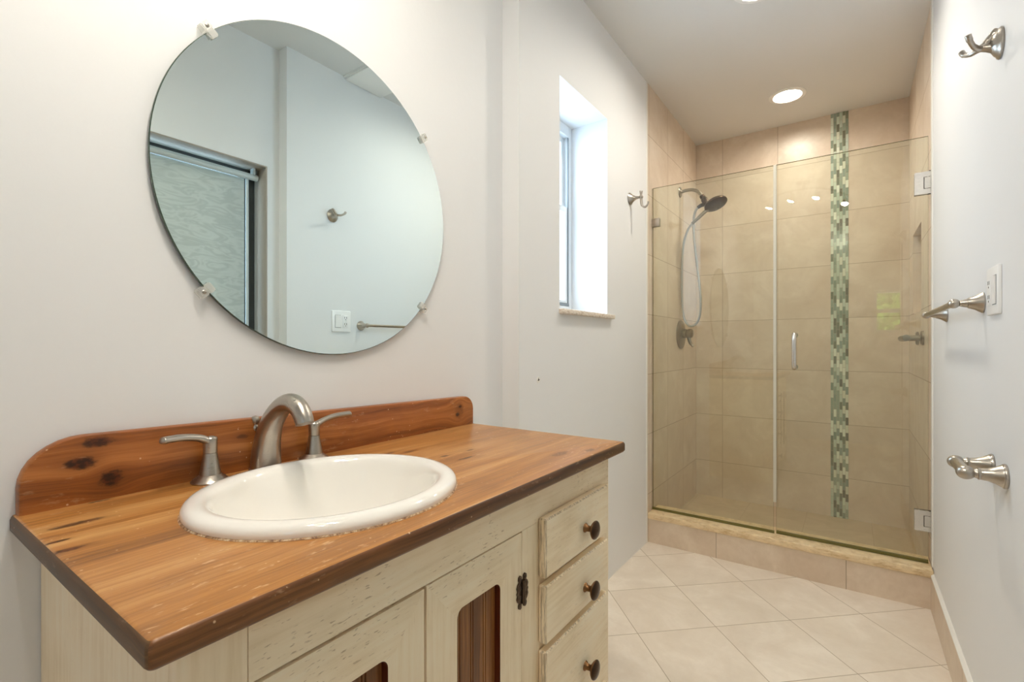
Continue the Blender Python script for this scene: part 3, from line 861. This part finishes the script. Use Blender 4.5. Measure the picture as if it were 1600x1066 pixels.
BEAD = wood_mat('stained_beadboard', 'z', 'y', [], srgb(74, 40, 16), srgb(124, 74, 32), srgb(164, 110, 58), 0.32, seed=4.0)
REVEAL = wood_mat('stained_reveal', 'z', 'x', [], srgb(58, 20, 8), srgb(92, 36, 16), srgb(120, 56, 26), 0.35, seed=4.0)


def door(y0, y1, hinge_y):
    z0, z1 = 0.122, (0.7415 if y0 < 0.3 else 0.7435)
    w0, w1, v0, v1 = y0 + 0.0665, y1 - 0.0665, 0.19, 0.678
    bm = bmesh.new()
    # two stiles and two rails with mitre-like straight joints around one rounded opening
    out = [(CABX, y0, z0), (CABX, y1, z0), (CABX, y1, z1), (CABX, y0, z1)]
    prism(bm, out, (-0.018, 0, 0), 0, [arch_window(w0, w1, v0, v1, 0.014, CABX)])
    for f in bm.faces:
        c = f.calc_center_median()
        f.material_index = 1 if (c.z > v1 - 0.002 or c.z < v0 + 0.002) and y0 + 0.002 < c.y < y1 - 0.002 else 0
        if abs(f.normal.x) < 0.5 and w0 - 0.001 < c.y < w1 + 0.001 and v0 - 0.001 < c.z < v1 + 0.001: f.material_index = 2
    d = obj('door', bm, [CV, CH, REVEAL], cab, False)
    # beadboard with V grooves
    bm = bmesh.new(); xs = CABX - 0.011
    line = [(xs, w0 - 0.01)]
    y = w0 + 0.012
    while y < w1 + 0.006:
        for dy in (0.0, 0.006):
            line += [(xs, y + dy - 0.0012), (xs - 0.0028, y + dy), (xs, y + dy + 0.0012)]
        y += 0.0335
    line += [(xs, w1 + 0.01)]
    a = [bm.verts.new((x, y, v0 - 0.01)) for x, y in line]; b = [bm.verts.new((x, y, v1 + 0.01)) for x, y in line]
    for i in range(len(line) - 1): bm.faces.new((a[i], a[i + 1], b[i + 1], b[i]))
    g = bmesh.ops.extrude_face_region(bm, geom=bm.faces[:])
    bmesh.ops.translate(bm, verts=[v for v in g['geom'] if isinstance(v, bmesh.types.BMVert)], vec=(-0.006, 0, 0))
    p = obj('beadboard_panel', bm, BEAD, d, False); p['label'] = 'reddish brown stained beadboard'
    # ornate butterfly hinges
    for zc in (0.634, 0.235):
        bm = bmesh.new()
        for s in (-1, 1):
            o2 = []
            prof = [(0.0035, 0.029), (0.008, 0.0315), (0.0125, 0.029), (0.0135, 0.024), (0.0115, 0.0195), (0.0155, 0.016), (0.0185, 0.010), (0.0165, 0.004), (0.0185, 0.0), (0.0165, -0.004), (0.0185, -0.010), (0.0155, -0.016), (0.0115, -0.0195), (0.0135, -0.024), (0.0125, -0.029), (0.008, -0.0315), (0.0035, -0.029)]
            prism(bm, [(CABX - 0.0005, hinge_y + s * a, zc + b) for a, b in prof], (0.0030, 0, 0))
            for a, b, r in ((0.0085, 0.024, 0.0042), (0.011, 0.009, 0.0055), (0.011, -0.009, 0.0055), (0.0085, -0.024, 0.0042)):
                ball(bm, (CABX + 0.0025, hinge_y + s * a, zc + b), r, 12, (0.45, 1, 1))
        tube(bm, [(CABX + 0.004, hinge_y, zc - 0.022), (CABX + 0.004, hinge_y, zc + 0.022)], 0.0036, 12)
        h = obj('hinge', bm, M['hinge_bronze'], d, True, 30); h['label'] = 'ornate dark bronze butterfly hinge'
    # catch knob of the door is out of the picture
    return d


door(0.2495, 0.4955, 0.2480)
door(0.5005, 0.7465, 0.7478)


def drawer(z0, z1, kz):
    bm = bmesh.new()
    box(bm, (CABX + 0.0005, 0.8035, z0), (CABX + 0.0195, 1.0955, z1), 0.0032, 1, 0, 1)
    for f in bm.faces:
        if abs(f.normal.y) > 0.9: f.material_index = 1
    d = obj('drawer', bm, [CD, CE], cab, False)
    bm = bmesh.new(); xk = CABX + 0.0195; yk = 0.972
    lathe(bm, (xk, yk, kz), (1, 0, 0), [(0.0105, 0), (0.0100, 0.002), (0.0070, 0.005), (0.0065, 0.012), (0.0085, 0.016), (0.0165, 0.0195), (0.0200, 0.0225), (0.0205, 0.0245)], 36, cap1=False, mi=1)
    lathe(bm, (xk, yk, kz), (1, 0, 0), [(0.0205, 0.0245), (0.0195, 0.0265), (0.0165, 0.0285), (0.010, 0.0305), (0.0, 0.0315)], 36, cap0=False, mi=0)
    bmesh.ops.remove_doubles(bm, verts=bm.verts, dist=1e-6)
    k = obj('knob', bm, [M['oil_bronze'], M['copper_edge']], d, True, 50); k['label'] = 'round dark bronze knob with copper rim'


drawer(0.6375, 0.7545, 0.687)
drawer(0.5085, 0.6235, 0.554)
drawer(0.288, 0.4945, 0.379)
drawer(0.125, 0.2745, 0.20)

# ---- countertop with backsplash
SX, SYK, SRX, SRY = -0.715, 0.4905, 0.1977, 0.2162
TOPO = (-0.735, 0.66, CT)
ctop = thing('countertop', 'honey brown knotty pine vanity top with backsplash', 'countertop', TOPO)
topk = [(0.198, -0.876, 0.030, 0.0075, 0.8), (0.163, -0.813, 0.012, 0.004, 0.9), (0.166, -0.770, 0.016, 0.005, 0.9), (0.246, -0.971, 0.013, 0.004, 0.9),
        (0.955, -0.540, 0.030, 0.011, 0.45), (1.03, -0.502, 0.018, 0.008, 0.5), (0.776, -0.838, 0.022, 0.007, 0.55), (0.738, -0.862, 0.016, 0.004, 0.8), (0.789, -0.738, 0.011, 0.005, 0.9), (0.800, -0.690, 0.026, 0.005, 0.75), (0.87, -0.734, 0.014, 0.004, 0.6)]
WT = wood_mat('pine_top', 'y', 'x', topk, srgb(124, 80, 38), srgb(176, 120, 62), srgb(204, 156, 98), 0.34, TOPO, 0.0, 0.55, (0.03, 0.012, 0.006, 1))
WE = wood_mat('pine_front_edge', 'y', 'z', [], srgb(50, 30, 14), srgb(104, 64, 32), srgb(150, 98, 54), 0.36, TOPO, 2.0, 0.25)
WEND = wood_mat('pine_end_grain', 'x', 'z', [], srgb(62, 42, 24), srgb(100, 70, 42), srgb(134, 98, 62), 0.45, TOPO, 5.0, 0.1)
bm = bmesh.new()
CX0, CX1, TY0, TY1 = XA + 0.002, -0.4734, 0.1498, 1.1762


def top_outline(ins, z):
    # front corners slightly rounded; the back edge stays on the wall
    r = 0.0055
    a, b, c, d = CX0, CX1 - ins, TY0 + ins, TY1 - ins
    pts = [(a, c, z)]
    for k in range(5):
        an = math.radians(-90 + 22.5 * k); pts.append((b - r + r * math.cos(an), c + r + r * math.sin(an), z))
    r2 = 0.004
    for k in range(5):
        an = math.radians(22.5 * k); pts.append((b - r2 + r2 * math.cos(an), d - r2 + r2 * math.sin(an), z))
    pts.append((a, d, z))
    return pts


prof = [(0.003, CT), (0.0, CT + 0.004), (0.0, ZK - 0.007), (0.001, ZK - 0.0035), (0.0030, ZK - 0.001), (0.0062, ZK)]
vs = rings(bm, [top_outline(i, z) for i, z in prof], False, False)
N = 72
hole = lambda z: [(SX + (SRX - 0.012) * math.cos(2 * PI * k / N), SYK + (SRY - 0.012) * math.sin(2 * PI * k / N), z) for k in range(N)]
hv = rings(bm, [hole(CT), hole(ZK)], False, False)
for ring, hr in ((vs[0], hv[0]), (vs[-1], hv[1])):
    es = [bm.edges.get((L[i], L[(i + 1) % len(L)])) for L in (ring, hr) for i in range(len(L))]
    bmesh.ops.triangle_fill(bm, use_beauty=True, use_dissolve=False, edges=es)
bmesh.ops.recalc_face_normals(bm, faces=bm.faces)
for f in bm.faces:
    n = f.normal; c = f.calc_center_median()
    f.material_index = 0
    if abs(n.z) < 0.75:
        f.material_index = 1
        if abs(n.y) > abs(n.x) and c.y < TY0 + 0.02: f.material_index = 2
        elif abs(n.y) > abs(n.x) and c.y > TY1 - 0.02: f.material_index = 2
obj('slab', bm, [WT, WE, WEND], ctop, True, 50)
bsk = [(0.245, 0.941, 0.017, 0.0085, 0.85), (0.2235, 0.9115, 0.019, 0.0095, 0.95), (0.262, 0.880, 0.014, 0.012, 1.0), (1.112, 0.907, 0.007, 0.0045, 1.0), (1.099, 0.884, 0.008, 0.0055, 1.0), (0.4673, 0.9145, 0.012, 0.004, 0.5), (1.107, 0.895, 0.018, 0.024, 0.25)]
WB = wood_mat('pine_backsplash', 'y', 'z', bsk, srgb(90, 46, 18), srgb(146, 84, 36), srgb(180, 114, 58), 0.32, TOPO, 8.0, 0.2)
bm = bmesh.new()
bx0, bx1, by0, by1, bz0 = XA + 0.002, -0.977, 0.1555, 1.1755, ZK


def bs_outline(ins, x):
    zt0, zt1 = 0.9535 - ins, 0.9360 - ins
    pts = [(x, by0 + ins, bz0), (x, by1 - ins, bz0)]
    r = 0.040
    for k in range(9):
        a = math.radians(11.25 * k); pts.append((x, by1 - ins - r + r * math.cos(a), zt1 - r + r * math.sin(a)))
    r = 0.075
    for k in range(9):
        a = math.radians(90 + 11.25 * k); pts.append((x, by0 + ins + r + r * math.cos(a), zt0 - 0.068 + 0.068 * math.sin(a)))
    return pts


rings(bm, [bs_outline(0, bx0), bs_outline(0, bx1 - 0.005), bs_outline(0.0015, bx1 - 0.0015), bs_outline(0.005, bx1)])
obj('backsplash', bm, WB, ctop, True, 35)

# ---- sink
sk = thing('sink', 'oval white drop-in sink set in the wooden top', 'sink', (SX, SYK, ZK))
bm = bmesh.new()
N = 96
P_ = [(0.0, 0.0005), (-0.001, 0.006), (0.0005, 0.011), (0.004, 0.0150), (0.010, 0.0180), (0.018, 0.0190), (0.025, 0.0182), (0.031, 0.0155), (0.0355, 0.0105), (0.039, 0.003), (0.043, -0.010), (0.053, -0.040), (0.065, -0.075), (0.085, -0.108), (0.115, -0.130), (0.150, -0.140), (0.176, -0.143)]
loops = []
for ins, z in P_:
    loops.append([(SX + max(0.012, SRX - ins) * math.cos(2 * PI * k / N), SYK + max(0.012, SRY - ins * (1 + 0.22 * max(0, (ins - 0.05)) / 0.126)) * math.sin(2 * PI * k / N), ZK + z) for k in range(N)])
rings(bm, loops, False, True)
# underside so the bowl is a solid shell
lo2 = []
for ins, z in ((0.0, 0.0005), (0.014, 0.0005), (0.036, -0.012), (0.043, -0.045), (0.056, -0.082), (0.078, -0.118), (0.115, -0.142), (0.176, -0.152)):
    lo2.append([(SX + max(0.012, SRX - ins) * math.cos(2 * PI * k / N), SYK + max(0.012, SRY - ins * (1 + 0.22 * max(0, (ins - 0.05)) / 0.126)) * math.sin(2 * PI * k / N), ZK + z) for k in range(N)])
rings(bm, lo2, False, True)
bmesh.ops.remove_doubles(bm, verts=bm.verts, dist=1e-6)
obj('basin', bm, M['ceramic'], sk, True, 60)
bm = bmesh.new(); lathe(bm, (SX, SYK, ZK - 0.1432), (0, 0, 1), [(0.022, 0), (0.022, 0.002), (0.017, 0.003), (0.016, 0.001), (0.0, 0.001)], 30); obj('drain', bm, M['nickel'], sk)
t = NT('old_caulk'); n_ = t.noise(t.obj(), 160, 3, 0.7)
CK = t.bsdf(t.ramp(n_, [(0.36, srgb(112, 78, 52)), (0.5, srgb(176, 140, 104)), (0.66, srgb(214, 194, 166))]), 0.6)
bm = bmesh.new()
lp = [[(SX + (SRX + o_) * math.cos(2 * PI * k / N), SYK + (SRY + o_) * math.sin(2 * PI * k / N), ZK + z) for k in range(N)] for o_, z in ((-0.003, 0.0030), (0.0004, 0.0022), (0.0018, 0.0012), (0.0026, 0.0002), (-0.003, 0.0002))]
rings(bm, lp, False, False)
o = obj('caulk_bead', bm, CK, sk); o['label'] = 'stained caulk line around the rim'

# ---- faucet
fc_ = thing('faucet', 'widespread brushed nickel faucet with arched spout and two levers', 'faucet', (-0.945, 0.5, ZK))
bm = bmesh.new(); fy = 0.503
prof = spline([(-0.957, 0.848, 0.0285), (-0.957, 0.872, 0.0272), (-0.952, 0.902, 0.0248), (-0.938, 0.936, 0.0222), (-0.915, 0.963, 0.0200), (-0.887, 0.981, 0.0185), (-0.860, 0.985, 0.0178), (-0.838, 0.976, 0.0172), (-0.825, 0.961, 0.0165), (-0.820, 0.950, 0.0160)], 6)
tube(bm, [(x, fy, z) for x, z, r in prof], [r for x, z, r in prof], 28)
lathe(bm, (-0.957, fy, ZK), (0, 0, 1), [(0.031, 0.0003), (0.0310, 0.002), (0.0285, 0.004)], 32)
spo = obj('spout', bm, M['nickel'], fc_, True, 50)
bm = bmesh.new(); tube(bm, [(-0.9805, 0.4935, 0.852), (-0.9805, 0.4935, 0.924)], 0.003, 10); lathe(bm, (-0.9805, 0.4935, 0.922), (0, 0, 1), [(0.004, 0), (0.006, 0.004), (0.0065, 0.008), (0.0045, 0.013), (0.0075, 0.018), (0.0085, 0.024), (0.006, 0.029), (0.0, 0.031)], 18)
obj('lift_rod', bm, M['nickel'], fc_)


def handle(y, s):
    hx = -0.950
    bm = bmesh.new()
    lathe(bm, (hx, y, ZK), (0, 0, 1), [(0.0305, 0.0004), (0.0308, 0.002), (0.0275, 0.0055), (0.0215, 0.0095), (0.0182, 0.0125), (0.0172, 0.013), (0.0168, 0.016), (0.0140, 0.032), (0.0118, 0.046), (0.0112, 0.0515), (0.0104, 0.052), (0.0104, 0.053)], 32)
    b = obj('handle', bm, M['nickel'], fc_, True, 45)
    bm = bmesh.new()
    lathe(bm, (hx, y, ZK), (0, 0, 1), [(0.0112, 0.053), (0.0112, 0.056), (0.0115, 0.068), (0.0118, 0.076), (0.0105, 0.0795), (0.006, 0.0815), (0.0, 0.082)], 28)
    if s < 0:
        pr_ = [(0.0, 0.0690, 0.0105), (0.010, 0.0770, 0.0100), (0.024, 0.0825, 0.0088), (0.045, 0.0860, 0.0088), (0.066, 0.0868, 0.0084), (0.0765, 0.0864, 0.0084), (0.0790, 0.0868, 0.0055)]
    else:
        pr_ = [(0.0, 0.0690, 0.0095), (0.010, 0.0765, 0.0088), (0.026, 0.0830, 0.0076), (0.048, 0.0882, 0.0078), (0.072, 0.0900, 0.0078), (0.0830, 0.0900, 0.0080), (0.0855, 0.0905, 0.0052)]
    pp = spline(pr_, 5)
    tube(bm, [(hx + 0.010 * (d_ / 0.08) ** 2, y + s * d_, ZK + z) for d_, z, r in pp], [r for d_, z, r in pp], 18, flat=0.72, up=(0, 0, 1))
    obj('lever', bm, M['nickel'], b, True, 50)


handle(0.3975, -1)
handle(0.6040, 1)

# ================================================================== CEILING FITTINGS


def recessed(name, label, x, y, lamp):
    t_ = thing(name, label, 'ceiling light', (x, y, ZC), 'recessed ceiling lights')
    bm = bmesh.new(); lathe(bm, (x, y, ZC), (0, 0, -1), [(0.096, 0), (0.096, 0.002), (0.090, 0.005), (0.074, 0.005), (0.070, 0.001), (0.0685, -0.045), (0.0715, -0.045), (0.0715, 0.0)], 48, cap0=False, cap1=False); obj('trim_ring', bm, M['white'], t_)
    bm = bmesh.new(); lathe(bm, (x, y, ZC), (0, 0, -1), [(0.0685, -0.020), (0.0685, -0.016), (0.06, -0.013), (0.0, -0.0115)], 40); obj('lens', bm, M[lamp], t_)


recessed('recessed_light', 'glowing recessed light in the ceiling inside the shower', -0.306, 3.233, 'shower_lamp')
recessed('recessed_light', 'recessed light in the ceiling in front of the shower, mostly above the picture', -0.312, 2.182, 'down_lamp')

t_ = thing('exhaust_fan', 'white ceiling exhaust fan grille near the right wall', 'exhaust fan', (0.15, 1.73, ZC))
bm = bmesh.new(); prism(bm, [(0.15 + a, 1.73 + b, ZC) for a, b in ((-.125, -.125), (.125, -.125), (.125, .125), (-.125, .125))], (0, 0, -0.012)); obj('housing', bm, M['white'], t_, False)
bm = bmesh.new(); box(bm, (0.03, 1.61, ZC - 0.022), (0.27, 1.85, ZC - 0.012), 0.004); obj('cover', bm, M['white'], t_)

heads = [(-0.6395, 0.2514), (-0.4518, 0.3932), (-0.2566, 0.3713), (-0.05, 0.0127)]
t_ = thing('track_light', 'ceiling track light with wavy rail and four warm spot heads', 'track light', (-0.35, 0.28, ZC))
bm = bmesh.new(); rz = 2.492
tube(bm, spline([(-0.70, 0.16, rz), (-0.6395, 0.2514, rz), (-0.545, 0.345, rz), (-0.4518, 0.3932, rz), (-0.35, 0.40, rz), (-0.2566, 0.3713, rz), (-0.14, 0.22, rz), (-0.05, 0.0127, rz), (-0.02, -0.09, rz)], 8), 0.007, 12)
obj('rail', bm, M['bronze_nickel'], t_)
bm = bmesh.new(); lathe(bm, (-0.35, 0.40, ZC), (0, 0, -1), [(0.06, 0), (0.06, 0.008), (0.05, 0.018), (0.012, 0.022), (0.010, 0.066)], 28); obj('canopy', bm, M['bronze_nickel'], t_)
aims = [(-0.30, 0.10, -1), (-0.42, 0.12, -1), (-0.30, 0.25, -1), (-0.10, 0.42, -1)]
for (x, y), a in zip(heads, aims):
    d = Vector(a).normalized(); c = Vector((x, y, 2.402))
    bm = bmesh.new()
    tube(bm, [(x, y, rz - 0.002), c - d * 0.058], 0.005, 10)
    lathe(bm, c, d, [(0.010, -0.062), (0.016, -0.055), (0.020, -0.035), (0.031, -0.004), (0.033, 0.004), (0.030, 0.004), (0.028, -0.002)], 26, cap1=False)
    sh_ = obj('spot_head', bm, M['bronze_nickel'], t_)
    bm = bmesh.new(); lathe(bm, c, d, [(0.0275, -0.0035), (0.0275, -0.001), (0.02, 0.0005)], 24); obj('bulb', bm, M['lamp'], sh_)

# ================================================================== OUTSIDE THE REAR WINDOW


def shrub(x, y, z, r, label):
    t_ = thing('garden_tree', label, 'tree', (x, y, 0), 'trees outside the rear window')
    bm = bmesh.new(); tube(bm, [(x, y, 0), (x + 0.03, y, z * 0.5), (x, y, z)], [0.06, 0.045, 0.03], 10); obj('trunk', bm, M['bark'], t_)
    bm = bmesh.new()
    for i in range(1100):
        u = Vector((random.gauss(0, 1), random.gauss(0, 1), random.gauss(0, 1))).normalized() * r * random.random() ** 0.4
        c = Vector((x, y, z)) + u; a = Vector((random.gauss(0, 1), random.gauss(0, 1), random.gauss(0, 1))).normalized(); b = a.orthogonal().normalized()
        L, w = random.uniform(0.05, 0.10) * r / 0.62, random.uniform(0.02, 0.04) * r / 0.62
        bm.faces.new([bm.verts.new(c - a * L), bm.verts.new(c + b * w), bm.verts.new(c + a * L), bm.verts.new(c - b * w)])
    obj('foliage', bm, M['leaf'], t_, False)


shrub(0.42, -2.45, 1.55, 0.62, 'leafy green garden tree closest outside the rear window')
shrub(0.75, -4.5, 1.9, 1.1, 'bigger leafy tree farther out beyond the rear window')
